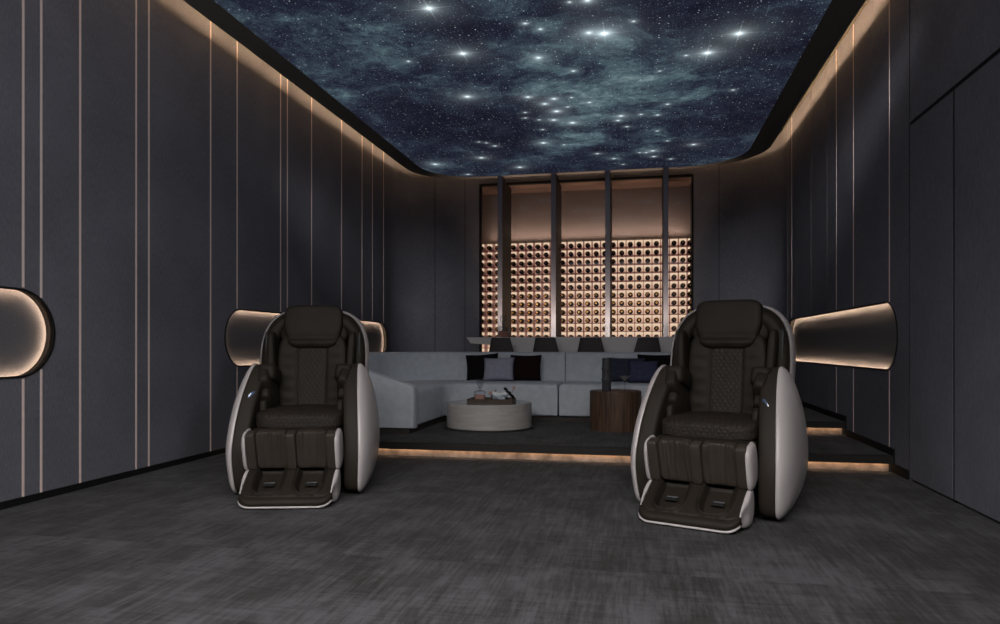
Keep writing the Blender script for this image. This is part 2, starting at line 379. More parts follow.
# back wall with rounded corners and the opening for the wine display
def arc(cx, cy, r, a0, a1, n=14): return [(cx+r*cos(a0+(a1-a0)*i/n), cy+r*sin(a0+(a1-a0)*i/n)) for i in range(n+1)]
OX0, OX1, OZ1 = -2.60, .792, 3.66
RCN = .8
def strip_wall(bm, path, z0, z1, th):
    n = len(path); nrm = []
    for i in range(n):
        a_ = Vector(path[max(i-1, 0)]); b_ = Vector(path[min(i+1, n-1)]); d_ = (b_-a_).normalized(); nrm.append(Vector((-d_.y, d_.x)))
    cols = []
    for p, q in zip(path, nrm):
        cols.append([bm.verts.new((p[0], p[1], z0)), bm.verts.new((p[0], p[1], z1)), bm.verts.new((p[0]+q.x*th, p[1]+q.y*th, z1)), bm.verts.new((p[0]+q.x*th, p[1]+q.y*th, z0))])
    for a_, b_ in zip(cols, cols[1:]):
        for k in range(4): bm.faces.new((a_[k], a_[(k+1) % 4], b_[(k+1) % 4], b_[k]))
    bm.faces.new(cols[0]); bm.faces.new(cols[-1])
bm = nb()
strip_wall(bm, arc(XL+RCN, 10.4, RCN, pi, pi/2)+[(OX0, YB)], 0, ZC, .14)
strip_wall(bm, [(OX1, YB)]+arc(XR-RCN, 10.4, RCN, pi/2, 0), 0, ZC, .14)
box(bm, OX0, OX1, YB, YB+.14, OZ1, ZC)
ob = struct('wall_back', bm, 'wall_felt', smooth=True, angle=30)
# floors
struct('floor', B(XL-.14, XR+.14, YF, 6.12, -.1, 0), 'carpet')
P1, P2, Y1, Y2 = .13, .26, 6.05, 7.38
XA = 1.32
struct('floor_lower_platform', B(XL, XR, Y1+.05, YB, 0, P1), ['carpet'])
bm = nb(); pl = [(XA+.02, Y2+.05), (XR, Y2+.05), (XR, YB), (XL, YB), (XL, 9.15), (XA+.02, 9.15)]
bt = [bm.verts.new((a_, b_, P1)) for a_, b_ in pl]; tp = [bm.verts.new((a_, b_, P2)) for a_, b_ in pl]
bm.faces.new(bt); bm.faces.new(tp)
for i in range(6): bm.faces.new((bt[i], bt[(i+1) % 6], tp[(i+1) % 6], tp[i]))
struct('floor_upper_platform', bm, ['carpet'])
for nm, y_, z_, xa in (('trim_lower_step', Y1, P1, XL), ('trim_upper_step', Y2, P2, XA)):
    bm = nb()
    prof = [(y_, z_-.062), (y_+.012, z_-.062), (y_+.012, z_-.042), (y_+.05, z_-.042), (y_+.05, z_+.002), (y_, z_+.002)]
    loft(bm, [[(x_, a_, b_) for a_, b_ in prof] for x_ in (xa+.001, XR-.0125)])
    struct(nm, bm, 'nosing_black')
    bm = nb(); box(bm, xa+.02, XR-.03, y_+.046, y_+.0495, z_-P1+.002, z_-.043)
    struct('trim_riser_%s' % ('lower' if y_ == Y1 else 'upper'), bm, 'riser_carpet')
    bm = nb(); box(bm, xa+.02, XR-.03, y_+.018, y_+.030, z_-.050, z_-.0425)
    o = link('step_light_strip', bm, 'riser_led')
    tag(o, 'warm light strip under the black nosing of the %s step' % ('lower front' if y_ == Y1 else 'upper rear'), 'light strip', None)
# ceiling: cove top + hanging star slab with rounded far corners
struct('ceiling', B(XL-.14, XR+.14, YF, YB+.14, ZC, ZC+.1), 'cove_white')
def rrect(x0, x1, y0, y1, rl, rr_, n=16):
    return [(x0, y0), (x1, y0)]+arc(x1-rr_, y1-rr_, rr_, 0, pi/2, n)+arc(x0+rl, y1-rl, rl, pi/2, pi, n)
SL0, SL1, SLY = -3.50, 1.72, 10.98
outer = rrect(SL0, SL1, YF, SLY, .85, 1.05)
inner = rrect(-3.27, 1.46, YF+.3, 10.85, .80, .85)
bm = nb(); ed = []
for z_ in (ZS,):
    for loop in (outer, inner):
        vs = [bm.verts.new((x_, y_, z_)) for x_, y_ in loop]
        for i in range(len(vs)): ed.append(bm.edges.new((vs[i], vs[(i+1) % len(vs)])))
bmesh.ops.triangle_fill(bm, use_beauty=True, edges=ed)
ext = bmesh.ops.extrude_face_region(bm, geom=list(bm.faces))
for g_ in ext['geom']:
    if isinstance(g_, bmesh.types.BMVert): g_.co.z += .10
struct('ceiling_slab', bm, 'slab_black')
bm = nb(); loft(bm, [[(x_, y_, ZS+z_) for x_, y_ in inner] for z_ in (.001, .03)])
struct('ceiling_star_panel', bm, 'star_film')
bm = nb(); loft(bm, [[(x_, y_, z_) for x_, y_ in rrect(SL0+.14, SL1-.14, YF, SLY-.14, .75, .95)] for z_ in (ZS+.10, ZC)])
struct('ceiling_core', bm, 'slab_black')
# cove LED along the slab's upper face
path = rrect(SL0+.09, SL1-.09, YF+.1, SLY-.09, .80, 1.0)
path = path[1:]+path[:1]
bm = nb(); pth = rrect(SL0+.085, SL1-.085, YF+.1, SLY-.085, .80, 1.0); pti = rrect(SL0+.095, SL1-.095, YF+.1, SLY-.095, .79, .99)
loft(bm, [[(x_, y_, z_) for x_, y_ in q] for q, z_ in ((pth, ZS+.102), (pth, ZS+.124), (pti, ZS+.124), (pti, ZS+.102), (pth, ZS+.102))], False, False)
tag(link('cove_light_strip', bm, 'cove_led'), 'warm light strip hidden in the cove all round the star ceiling', 'light strip')
bm = nb(); pto = rrect(SL0+.002, SL1-.002, YF, SLY-.002, .85, 1.05); pti = rrect(SL0+.012, SL1-.012, YF, SLY-.012, .84, 1.04)
loft(bm, [[(x_, y_, z_) for x_, y_ in q] for q, z_ in ((pto, ZS+.10), (pto, ZS+.116), (pti, ZS+.116), (pti, ZS+.10))], False, False)
struct('ceiling_glow_baffle', bm, 'slab_black')  # unseen upstand, added to cut off the cove glow on the walls
# wall strips
def wstrip(x_, y_, z0, z1, mat='rose_metal', w=.0165, th=.003, i=[0], skip=None):
    segs = [(z0, z1)]
    if skip: segs = [(z0, skip[0]), (skip[1], z1)]
    bm = nb()
    for a_, b_ in segs:
        s_ = 1 if x_ < 0 else -1
        box(bm, min(x_, x_+s_*th), max(x_, x_+s_*th), y_-w/2, y_+w/2, a_, b_)
    i[0] += 1
    struct('trim_%d' % i[0], bm, mat)
def nskip(y_, n):
    zc = (NZ0+NZ1)/2
    for a_, b_ in n:
        if a_-.01 < y_ < b_+.01:
            q = RN
            if y_ < a_+RN: q = math.sqrt(max(0, RN**2-(a_+RN-y_)**2))
            if y_ > b_-RN: q = math.sqrt(max(0, RN**2-(y_-b_+RN)**2))
            return (zc-q-.008, zc+q+.008)
for y_ in (2.95, 3.811, 3.949, 4.278, 4.84, 4.985, 5.813, 6.246, 7.094, 7.245, 7.836, 8.699, 9.396, 9.79, 10.247):
    y_ *= XL/-3.9
    wstrip(XL, y_, .046, ZC, skip=nskip(y_, (NL1, NL2)))
for y_, m_, w_ in ((10.32, 'dim_metal', .010), (10.06, 'rose_metal', .020), (8.972, 'dark_metal', .010), (8.235, 'dark_metal', .010), (7.855, 'rose_metal', .0165), (7.258, 'rose_metal', .0165), (6.265, 'rose_metal', .0165)):
    y_ *= XR/2.0
    z0 = .06+(P2 if y_ > Y2 else P1 if y_ > Y1 else 0)
    wstrip(XR, y_, z0, ZC, m_, w_, skip=nskip(y_, (NRR,)))
wstrip(XR, 5.735, 2.70, ZC, 'black_trim', .008, .002)
wstrip(XR, 5.742, .0, 2.68, 'black_trim', .006, .002)
for k, x_ in enumerate((-2.845, 1.174)):
    struct('trim_back_seam_%d' % (k+1), B(x_-.004, x_+.004, YB-.002, YB+.01, .26, ZC), 'black_trim')
x_ = -3.342; y_ = 10.4+math.sqrt(RCN**2-(x_-XL-RCN)**2)
struct('trim_back_seam_3', B(x_-.004, x_+.004, y_-.004, y_+.01, .26, ZC), 'black_trim')
# baseboards
struct('baseboard_left', B(XL, XL+.012, YF, Y1, 0, .046), 'black_trim')
bm = nb(); box(bm, XL, XL+.012, Y1+.05, 9.15, P1, P1+.05); box(bm, XL, XL+.012, 9.15, 10.4, P2, P2+.05)
struct('baseboard_left_steps', bm, 'black_trim')
bm = nb()
box(bm, XR-.012, XR, 5.745, Y1, 0, .07); box(bm, XR-.012, XR, Y1-.001, Y2, 0, P1+.058); box(bm, XR-.012, XR, Y2-.001, 10.4, 0, P2+.058)
struct('baseboard_right', bm, 'black_trim')
struct('baseboard_right_front', B(XR-.004, XR, YF, 3.47, 0, .03), 'black_trim')
# flush double doors in the right wall
struct('door_recess', B(XR+.03, XR+.12, 3.47, 5.737, .0, 2.675), 'black_trim')
struct('door_gap_shade', box(box(box(nb(), XR+.002, XR+.029, 4.971, 4.997, .0, 2.645), XR+.002, XR+.029, 4.218, 4.240, .0, 2.645), XR+.004, XR+.029, 3.476, 5.73, 2.6455, 2.672), 'black_trim')  # black strips filling the door gaps, standing in for their shade
struct('door_1', B(XR-.001, XR+.03, 4.998, 5.727, .018, 2.645), 'wall_felt')
struct('door_2', B(XR-.001, XR+.03, 4.241, 4.970, .018, 2.645), 'wall_felt')
struct('door_3', B(XR-.001, XR+.03, 3.476, 4.217, .018, 2.645), 'wall_felt')

# ------------------------------------------------------------------ glowing wall niches
def niche(x_, y0, y1, label):
    s_ = -1 if x_ < 0 else 1      # direction into the wall
    t_ = thing('wall_niche', label, 'wall niche', (x_, (y0+y1)/2, NZ0), 0, 'glowing wall niches')
    oy, oz = (y0+y1)/2, NZ0
    dep = .07
    def ring(grow, dx): return [(s_*dx, a_-oy, b_-oz) for a_, b_ in stadium(y0, y1, NZ0, NZ1, 18, grow)]
    bm = nb()
    R_ = [ring(.0, -.006), ring(-.012, -.006), ring(-.012, .026), ring(-.010, .026), ring(-.010, .016), ring(-.002, .016), ring(-.002, dep), ring(.0, dep), ring(0, -.006)]
    loft(bm, R_, False, False); link('frame', bm, 'niche_black', t_)
    bm = nb(); loft(bm, [ring(-.004, dep-.004), ring(-.004, dep+.01)]); link('rear_panel', bm, 'niche_back', t_)
    bm = nb(); loft(bm, [ring(-.0095, .017), ring(-.0035, .017), ring(-.0035, .0255), ring(-.0095, .0255), ring(-.0095, .017)], False, False)
    link('light_strip', bm, 'niche_led', t_)
simple('niche_back', (.105, .103, .112), .9, 0, .1, .25, 120, .2)
niche(XL, *NL1, 'glowing recessed niche in the left wall, nearest the front, cut by the picture edge')
niche(XL, *NL2, 'glowing recessed niche in the left wall, behind the left massage chair')
niche(XR, *NRR, 'glowing recessed niche in the right wall above the steps')

# ------------------------------------------------------------------ wine display
GY = 11.60; IX0 = OX0-.24
wd = thing('wine_display', 'tall backlit wine wall cabinet with four dark fins behind the bar', 'wine cabinet', ((OX0+OX1)/2, YB, P2))
ox, oy, oz = (OX0+OX1)/2, YB, P2
def wb(bm, x0, x1, y0, y1, z0, z1): return box(bm, x0-ox, x1-ox, y0-oy, y1-oy, z0-oz, z1-oz)
bm = nb(); e_ = .022
wb(bm, OX0, OX0+e_, YB-.012, YB+.1, P2, OZ1); wb(bm, OX1-e_, OX1, YB-.012, YB+.1, P2, OZ1); wb(bm, OX0+e_, OX1-e_, YB-.012, YB+.05, OZ1-.03, OZ1+.006)
link('frame', bm, 'black_trim', wd)
link('side_panel', wb(nb(), IX0-.02, IX0, YB+.142, 12.05, P2, 3.8), 'fin_side', wd); link('side_panel', wb(nb(), OX1, OX1+.02, YB+.142, 12.05, P2, 3.8), 'fin_side', wd)
link('soffit', wb(nb(), IX0, OX1, YB+.142, 12.05, OZ1+.002, OZ1+.04), 'soffit_brown', wd)
link('rear_panel', wb(nb(), IX0, OX1, 12.0, 12.05, P2, OZ1+.002), 'cabinet_brown', wd)
ROWB = -5
zt = R0+RP/2; zb = R0-RP*15.5
link('lit_panel', wb(nb(), IX0, OX1, 11.945, 11.955, zb, zt), 'lit_panel', wd, )
bm = nb(); XC0 = -2.70; CP = .1404
for k in range(1, 17): z_ = R0+RP/2-k*RP; wb(bm, IX0, OX1, 11.72, 11.944, z_-.006, z_+.004)
link('rack_shelves', bm, 'rack_lilac', wd)
bm = nb()
for k in range(-1, 26):
    x_ = XC0+CP*(k+.5)
    if IX0 < x_ < OX1: wb(bm, x_-.005, x_+.005, 11.722, 11.942, zb, zt-.007)
link('rack_dividers', bm, 'rack_lilac', wd)
FX = [-2.18, -1.333, -.501, .368]; FY0 = 10.82
for i, x_ in enumerate(FX):
    f_ = link('fin', wb(nb(), x_-.036, x_+.036, FY0, GY+.02, P2, ZS-.002 if False else OZ1+.0), 'fin_side', wd)
    bm = nb(); wb(bm, x_-.037, x_+.037, FY0-.006, FY0, P2, ZS-.003)
    fc = link('fin_face', bm, 'fin_metal', f_)
    bm = nb(); wb(bm, x_-.036, x_+.036, FY0, YB-.013, OZ1, ZS-.003); link('fin_cap', bm, 'fin_side', f_)
xs = [IX0-.03]+FX+[OX1]
for a_, b_ in zip(xs, xs[1:]):
    link('glass_pane', wb(nb(), a_+.038, b_-.038, GY, GY+.006, P2, OZ1), 'thin_glass', wd)
struct('wall_recess', B(IX0-.1, OX1+.1, 12.06, 12.16, 0, 3.9), 'fin_side')
# bottles: body on its side, neck and gold cap towards the room
def bottle_mesh():
    bm = nb()
    pr = [(0, .29), (.034, .29), (.041, .28), (.041, .105), (.038, .092), (.024, .075), (.0155, .06), (.0145, .016)]
    r_ = lathe(bm, [(a_, b_) for a_, b_ in pr], 12)
    bmesh.ops.transform(bm, matrix=Matrix.Rotation(-pi/2, 4, 'X'), verts=bm.verts)
    return bm
ordn = ['topmost', 'second', 'third', 'fourth', 'fifth', 'sixth', 'seventh', 'eighth', 'ninth', 'tenth', 'eleventh', 'twelfth']
coln = ['first', 'second', 'third', 'fourth', 'fifth', 'sixth']
bays = [[0, 1, 2], [4, 5, 6, 7, 8], [10, 11, 12, 13, 14, 15], [16, 17, 18, 19, 20, 21], [23, 24, 25]]
bayn = ['leftmost', 'second', 'middle', 'fourth', 'rightmost']
first = cap = None
for r_ in range(12):
    for bi, bay in enumerate(bays):
        for ci, c_ in enumerate(bay):
            x_ = XC0+CP*c_
            if c_ == 25: x_ -= .03
            if bi == 4 and ((ci == 2 and r_ > 8) or (ci == 1 and r_ > 10)): continue
            if c_ == 16: x_ += .0
            z_ = R0-r_*RP-RP/2+.005+.041
            if first is None:
                first = o = link('wine_bottle', bottle_mesh(), 'bottle_glass', smooth=True, angle=40)
                bm = lathe(nb(), [(0, 0), (.016, 0), (.0185, .002), (.0185, .05), (.0155, .052)], 12)
                bmesh.ops.transform(bm, matrix=Matrix.Rotation(-pi/2, 4, 'X'), verts=bm.verts)
                cap = link('cap', bm, 'gold_foil', o, smooth=True, angle=40); cap['label'] = 'gold foil cap'
            else:
                o = first.copy(); C.objects.link(o); k_ = cap.copy(); C.objects.link(k_); k_.parent = o
            o.location = (x_, 11.652+random.uniform(0, .012), z_)
            tag(o, 'dark wine bottle, %s row from top, %s from left in %s bay' % (ordn[r_], coln[ci], bayn[bi]), 'wine bottle', 'wine bottles lying in the lit rack')

# ------------------------------------------------------------------ bar with stools
bar = thing('bar_counter', 'pale glossy stone bar counter with pointed left end in front of wine wall', 'bar counter', (-.7, 9.97, P2))
bm = nb()
zt_, zb_ = 1.13-P2, .93-P2
pr = [(-1.72, zt_), (1.75, zt_), (1.75, zt_-.05), (1.5, zt_-.11), (-1.16, zt_-.125), (-1.66, zt_-.085)]
loft(bm, [[(a_, y_, b_) for a_, b_ in pr] for y_ in (-.36, .36)])
link('counter_top', bm, 'bar_stone', bar)
bm = nb()
pr = [(-1.16, zt_-.12), (1.6, zt_-.11), (1.6, .0), (-.85, .0)]
loft(bm, [[(a_, y_, b_) for a_, b_ in pr] for y_ in (-.352, .25)])
link('bar_body', bm, 'bar_stone', bar)
def stool(x_, rz, label):
    t_ = thing('bar_stool', label, 'bar stool', (x_, 9.33, P2), rz, 'bar stools along the bar')
    bm = nb(); n = 16; H_ = 1.118-P2; rings = []
    outer_, inner_ = [], []
    rows = []
    for j in range(9):
        s_ = j/8; z_ = .60+(H_-.60)*s_
        hw = .200-.062*s_; yb = -.17-.03*s_
        row = []
        for i in range(n+1):
            a_ = -1+2*i/n; row.append((hw*a_, yb+.10*(1-math.sqrt(max(0, 1-(a_*.94)**2))), z_))
        rows.append(row)
    ring = []
    for row in rows:
        ring.append(row+[(p[0]*.90, p[1]+.035, p[2]) for p in reversed(row)])
    loft(bm, ring)
    link('backrest', bm, 'stool_fabric', t_, smooth=True, angle=50)
    bm = nb(); sbox(bm, .40, .38, .09, 6, 10, T(0, .0, .61)); link('seat', bm, 'stool_fabric', t_, smooth=True)
    link('pole', lathe(nb(), [(0, .02), (.022, .02), (.022, .56), (.05, .575), (0, .575)], 20), 'black_plastic', t_, smooth=True, angle=40)
    link('base', lathe(nb(), [(0, 0), (.19, 0), (.19, .008), (.03, .022), (0, .022)], 32), 'black_plastic', t_, smooth=True, angle=40)
    bm = nb(); tube(bm, [(.13*cos(a_*pi/10), .13*sin(a_*pi/10), .25) for a_ in range(20)], .009, 8, True); tube(bm, [(0, -.13, .25), (0, .13, .25)], .008, 8); link('footrest', bm, 'steel', t_, smooth=True)
for x_, rz, lb in ((-1.815, -.22, 'dark grey bar stool with tapered back, leftmost of the four at bar'),
                   (-1.215, -.20, 'dark grey bar stool with tapered back, second from left at bar'),
                   (-.622, -.18, 'dark grey bar stool with tapered back, third from left at bar'),
                   (.045, .34, 'dark grey bar stool turned sideways, rightmost of the four at bar')):
    stool(x_, rz, lb)

def decanter(x_, y_, z_, label, sc=1., rz=.2):
    t_ = thing('decanter', label, 'decanter', (x_, y_, z_), rz)
    k = sc
    bm = nb(); w = .065*k
    rings = []
    for hw, z1 in ((.056, 0), (.060, .004), (.062, .012), (.062, .098), (.056, .112), (.03, .120), (.017, .126), (.016, .150), (.024, .153), (.024, .158)):
        q = hw*k
        rings.append([(q*math.copysign(abs(cos(a_))**.35, cos(a_)), q*math.copysign(abs(sin(a_))**.35, sin(a_)), z1*k) for a_ in [2*pi*i/32 for i in range(32)]])
    loft(bm, rings, True, False); link('body', bm, 'clear_glass', t_, smooth=True, angle=40)
    bm = nb(); q = .053*k
    loft(bm, [[(q*math.copysign(abs(cos(a_))**.35, cos(a_)), q*math.copysign(abs(sin(a_))**.35, sin(a_)), z1) for a_ in [2*pi*i/32 for i in range(32)]] for z1 in (.010*k, .072*k)])
    link('liquor', bm, 'amber_drink', t_, smooth=True, angle=40)
    bm = lathe(nb(), [(0, .140*k), (.012*k, .140*k), (.015*k, .160*k), (.034*k, .178*k), (.036*k, .19*k), (.036*k, .245*k), (.030*k, .252*k), (0, .252*k)], 8)
    link('stopper', bm, 'clear_glass', t_)
decanter(-1.955, 9.95, 1.13, 'glass decanter of amber drink standing on the bar top', 1.28, .3)

# ------------------------------------------------------------------ sofa
sf = thing('corner_sofa', 'long light grey fabric corner sofa on the lower platform', 'sofa', (-1.0, 8.4, P1))
SX, SY, SZ = -1.0, 8.4, P1
def path_solid(bm, path, profs):
    """sweep closed profile (offset outward, z) along plan path [(x,y)]"""
    n = len(path); rings = []
    for i in range(n):
        a_ = Vector(path[max(i-1, 0)]); b_ = Vector(path[min(i+1, n-1)]); d_ = (b_-a_).normalized(); q = Vector((-d_.y, d_.x))
        pr = profs(i/(n-1)) if callable(profs) else profs
        rings.append([(path[i][0]+q.x*o_-SX, path[i][1]+q.y*o_-SY, z_-SZ) for o_, z_ in pr])
    loft(bm, rings)
    return bm
def rnd(o0, o1, z0, z1, r, n=5, rb=None):
    rb = r if rb is None else rb
    pts = []
    for cx, cz, a0, rr2 in ((o1-rb, z0+rb, -pi/2, rb), (o1-r, z1-r, 0, r), (o0+r, z1-r, pi/2, r), (o0+rb, z0+rb, pi, rb)):
        for k in range(n+1): pts.append((cx+rr2*cos(a0+pi/2*k/n), cz+rr2*sin(a0+pi/2*k/n)))
    return pts
# plan: path runs from front of left wing, round the corner, along the rear to the right end; outward offset = left of travel
def sub(p, q, n=10): return [(p[0]+(q[0]-p[0])*i/n, p[1]+(q[1]-p[1])*i/n) for i in range(n)]
cxs, cys = -2.25, 8.0
XEND = 1.12
def run(off, y0=6.74, xe=XEND):
    r = .80+off
    p = sub((cxs-r, y0), (cxs-r, cys), 8)+arc(cxs, cys, r, pi, pi/2, 16)[:-1]+sub((cxs, cys+r), (-.94, cys+r), 8)+[(-.94, cys+r)]
    return p
# backs (face at radius .8)
bprof = rnd(0, .24, .19, .930, .055, 6)
link('backrest', path_solid(nb(), run(0), bprof), 'sofa_fabric', sf, smooth=True, angle=50)
link('backrest', path_solid(nb(), sub((-.93, cys+.8), (XEND, cys+.8), 8)+[(XEND, cys+.8)], bprof), 'sofa_fabric', sf, smooth=True, angle=50)
# seats
def seat_poly(bm, outl, z0, z1, r=.05):
    n = 5; rings = []
    cx_ = sum(p[0] for p in outl)/len(outl); cy_ = sum(p[1] for p in outl)/len(outl)
    def inset(d_):
        o_ = []
        L = len(outl)
        for i in range(L):
            a_ = Vector(outl[i-1]); b_ = Vector(outl[i]); c_ = Vector(outl[(i+1) % L])
            d1 = (b_-a_).normalized(); d2 = (c_-b_).normalized(); n1 = Vector((-d1.y, d1.x)); n2 = Vector((-d2.y, d2.x))
            m_ = (n1+n2); m_ = m_.normalized()/max(.35, m_.normalized().dot(n1))
            o_.append(b_+m_*d_)
        return o_
    for k in range(n+1):
        a_ = pi/2*k/n; ring = inset(r*(1-sin(a_))*.5); rings.append([(p.x-SX, p.y-SY, z0-SZ+r*.5*(1-cos(a_))) for p in ring])
    for k in range(n+1):
        a_ = pi/2*k/n; ring = inset(r*(1-cos(a_))); rings.append([(p.x-SX, p.y-SY, z1-SZ-r*(1-sin(a_))) for p in ring])
    return loft(bm, rings)
out1 = [(-2.22, 6.74)]+sub((-2.22, 6.8), (-2.22, 7.72), 3)+arc(-1.90, 7.72, .32, pi, pi/2, 8)+[(-.945, 8.04), (-.945, 8.82)]+arc(cxs, cys, .82, pi/2, pi, 12)+[(-3.07, 6.74)]
out1 = out1  # counter-clockwise check
def ccw(o): return o if sum(o[i-1][0]*o[i][1]-o[i][0]*o[i-1][1] for i in range(len(o))) > 0 else o[::-1]
SEATZ = .57
link('seat', seat_poly(nb(), ccw(out1), .195, SEATZ, .055), 'sofa_fabric', sf, smooth=True, angle=50)
link('seat', seat_poly(nb(), ccw([(-.925, 8.04), (XEND, 8.04), (XEND, 8.82), (-.925, 8.82)]), .195, SEATZ, .055), 'sofa_fabric', sf, smooth=True, angle=50)
# sloping end panel of the left wing
bm = nb()
pr = [(-2.20, .19), (-2.195, .56), (-2.205, .60), (-2.24, .618), (-2.60, .725), (-3.02, .88), (-3.12, .925), (-3.24, .935), (-3.285, .90), (-3.29, .19)]
rings = []
for y_, s_ in ((6.60, .985), (6.607, .995), (6.625, 1.0), (6.715, 1.0), (6.733, .995), (6.74, .985)):
    cx_, cz_ = -2.75, .5
    rings.append([(cx_+(a_-cx_)*s_-SX, y_-SY, cz_+(b_-cz_)*s_-SZ) for a_, b_ in pr])
loft(bm, rings); link('end_panel', bm, 'sofa_fabric', sf, smooth=True, angle=40)
bm = nb(); box(bm, XEND+.005-SX, XEND+.13-SX, 8.03-SY, 9.03-SY, .19-SZ, .70-SZ, bev=.03, seg=4); link('armrest', bm, 'sofa_fabric', sf, smooth=True, angle=40)
bm = nb()
kick = ccw([(-2.26, 6.64), (-2.26, 7.74)]+arc(-1.90, 7.74, .36, pi, pi/2, 8)[1:]+[(XEND+.08, 8.10), (XEND+.08, 8.98)]+arc(cxs, cys, .96, pi/2, pi, 12)+[(-3.21, 6.64)])
loft(bm, [[(a_-SX, b_-SY, z_) for a_, b_ in kick] for z_ in (.0, .07)]); link('plinth', bm, 'sofa_plinth', sf)
for a_ in ():
    pass

# ------------------------------------------------------------------ cushions
def cushion(x_, y_, z_, w, h, rx, rz, ry, mat, label, d=.13, n=16):
    bm = nb(); vs = {}
    for s_ in (-1, 1):
        for i in range(n+1):
            for j in range(n+1):
                u_, v_ = i/n*2-1, j/n*2-1
                if (abs(u_) == 1 or abs(v_) == 1) and s_ == 1: vs[(s_, i, j)] = vs[(-1, i, j)]; continue
                th = d/2*(max(0, (1-u_**4)*(1-v_**4)))**.45*(1+.08*noise.noise(Vector((u_*2+x_, v_*2, s_))))
                pin = 1-.07*(1-v_*v_)*abs(u_)**3; pin2 = 1-.07*(1-u_*u_)*abs(v_)**3
                vs[(s_, i, j)] = bm.verts.new((u_*w/2*pin, s_*th, h/2+v_*h/2*pin2))
        for i in range(n):
            for j in range(n):
                bm.faces.new((vs[(s_, i, j)], vs[(s_, i+1, j)], vs[(s_, i+1, j+1)], vs[(s_, i, j+1)]))
    o = link('throw_cushion', bm, mat, None, (x_, y_, z_), (rx, ry, rz), smooth=True)
    return tag(o, label, 'cushion', 'throw cushions on the sofa')
LEAN = -.22
cz = SEATZ
cushion(-1.965, 8.655, cz+.012, .42, .33, LEAN, .10, -.07, 'dark_velvet', 'black throw cushion behind the lavender grey one on sofa')
cushion(-1.735, 8.50, cz+.003, .40, .30, LEAN-.05, -.06, -.03, 'lavender_cloth', 'lavender grey throw cushion between the two darkest cushions')
cushion(-1.415, 8.60, cz+.004, .40, .33, LEAN, .0, 0, 'maroon_velvet', 'dark maroon throw cushion, right one of the left cushion trio')
cushion(-.17, 8.54, cz+.004, .46, .30, LEAN, .03, 0, 'navy_cloth', 'dark navy throw cushion behind the grey vase on sofa')
cushion(.20, 8.665, cz+.004, .50, .34, LEAN, -.05, 0, 'dark_velvet', 'black throw cushion behind the right massage chair')
cushion(.03, 8.40, cz+.003, .36, .27, LEAN-.08, .05, 0, 'blue_cloth', 'small dark blue throw cushion in front, beside the cocktail glass')

# ------------------------------------------------------------------ coffee table and what stands on it
CT = (-1.605, 7.385)
t_ = thing('coffee_table', 'round travertine drum coffee table in front of the sofa', 'coffee table', (*CT, P1))
link('drum', lathe(nb(), [(0, .012), (.452, .012), (.457, .02), (.457, .262), (.452, .268), (0, .268)], 96), 'travertine', t_, smooth=True, angle=30)
link('table_top', lathe(nb(), [(0, .268), (.438, .268), (.438, .2705), (0, .2705)], 96), 'marble_top', t_)
link('dark_disc', lathe(nb(), [(0, 0), (.50, 0), (.50, .006), (.46, .012), (0, .012)], 64), 'nosing_black', t_)  # low dark disc under the drum, slightly wider than it
ZT = P1+.2705
t_ = thing('serving_tray', 'dark brown rectangular tray on the round travertine coffee table', 'tray', (-1.56, 7.30, ZT), .03)
link('tray_bottom', B(-.235, .235, -.13, .13, 0, .010), 'tray_wood', t_)
bm = nb(); box(bm, -.24, .24, -.14, -.128, 0, .048); box(bm, -.24, .24, .128, .14, 0, .048); box(bm, -.24, -.228, -.128, .128, 0, .048); box(bm, .228, .24, -.128, .128, 0, .048)
link('rim', bm, 'tray_wood', t_)
zt2 = ZT+.010
decanter(-1.685, 7.28, zt2, 'tall square glass decanter with pink drink on the tray', 1.0, .1)
t_ = thing('ice_box', 'clear square ice box filled with ice on the tray', 'ice box', (-1.467, 7.27, zt2), .1)
bm = nb()
for a in ((-.085, .085, -.055, -.051), (-.085, .085, .051, .055), (-.085, -.081, -.051, .051), (.081, .085, -.051, .051)): box(bm, *a, 0, .085)
box(bm, -.085, .085, -.055, .055, -.0, .004); link('box', bm, 'clear_glass', t_)
bm = nb()
for k in range(30):
    box_m = T(random.uniform(-.062, .062), random.uniform(-.034, .034), .022+.017*(k//6)+random.uniform(0, .006), random.random(), random.random(), random.random())
    b2 = nb(); box(b2, -.015, .015, -.015, .015, -.013, .013, bev=.003); bmesh.ops.transform(b2, matrix=box_m, verts=b2.verts)
    me = bpy.data.meshes.new('tmp'); b2.to_mesh(me); b2.free(); bm.from_mesh(me); bpy.data.meshes.remove(me)
link('ice_cubes', bm, 'ice', t_)
bm = nb(); tube(bm, [(-.06, 0, .06), (-.035, 0, .10), (-.055, 0, .125)], .006, 8); tube(bm, [(-.03, 0, .06), (-.02, 0, .095), (-.05, .0, .128)], .006, 8)
o = link('ice_tongs', bm, 'steel', None, (-1.467, 7.27, zt2), smooth=True); tag(o, 'steel ice tongs leaning out of the ice box', 'tongs')
t_ = thing('flower_sprig', 'small sprig of pale pink blossom on tray beside the decanter', 'flower', (-1.575, 7.31, zt2))
link('stem', tube(nb(), [(0, 0, 0), (.004, 0, .045), (-.004, 0, .085)], .003, 6), 'cigar_brown', t_)
bm = nb()
for k in range(7): sbox(bm, .026, .026, .024, 2.2, 6, T(.022*cos(k*1.1)*(.4+.1*k), .015*sin(k*1.1), .088+.006*(k % 3), k, k))
link('blossom', bm, 'blossom', t_, smooth=True)
t_ = thing('dark_berry_sprig', 'sprig of black berries at the right end of the tray', 'plant', (-1.350, 7.28, zt2))
link('stem', tube(nb(), [(.0, 0, 0), (.0, 0, .06), (.03, 0, .15)], .003, 6), 'cigar_brown', t_)
bm = nb()
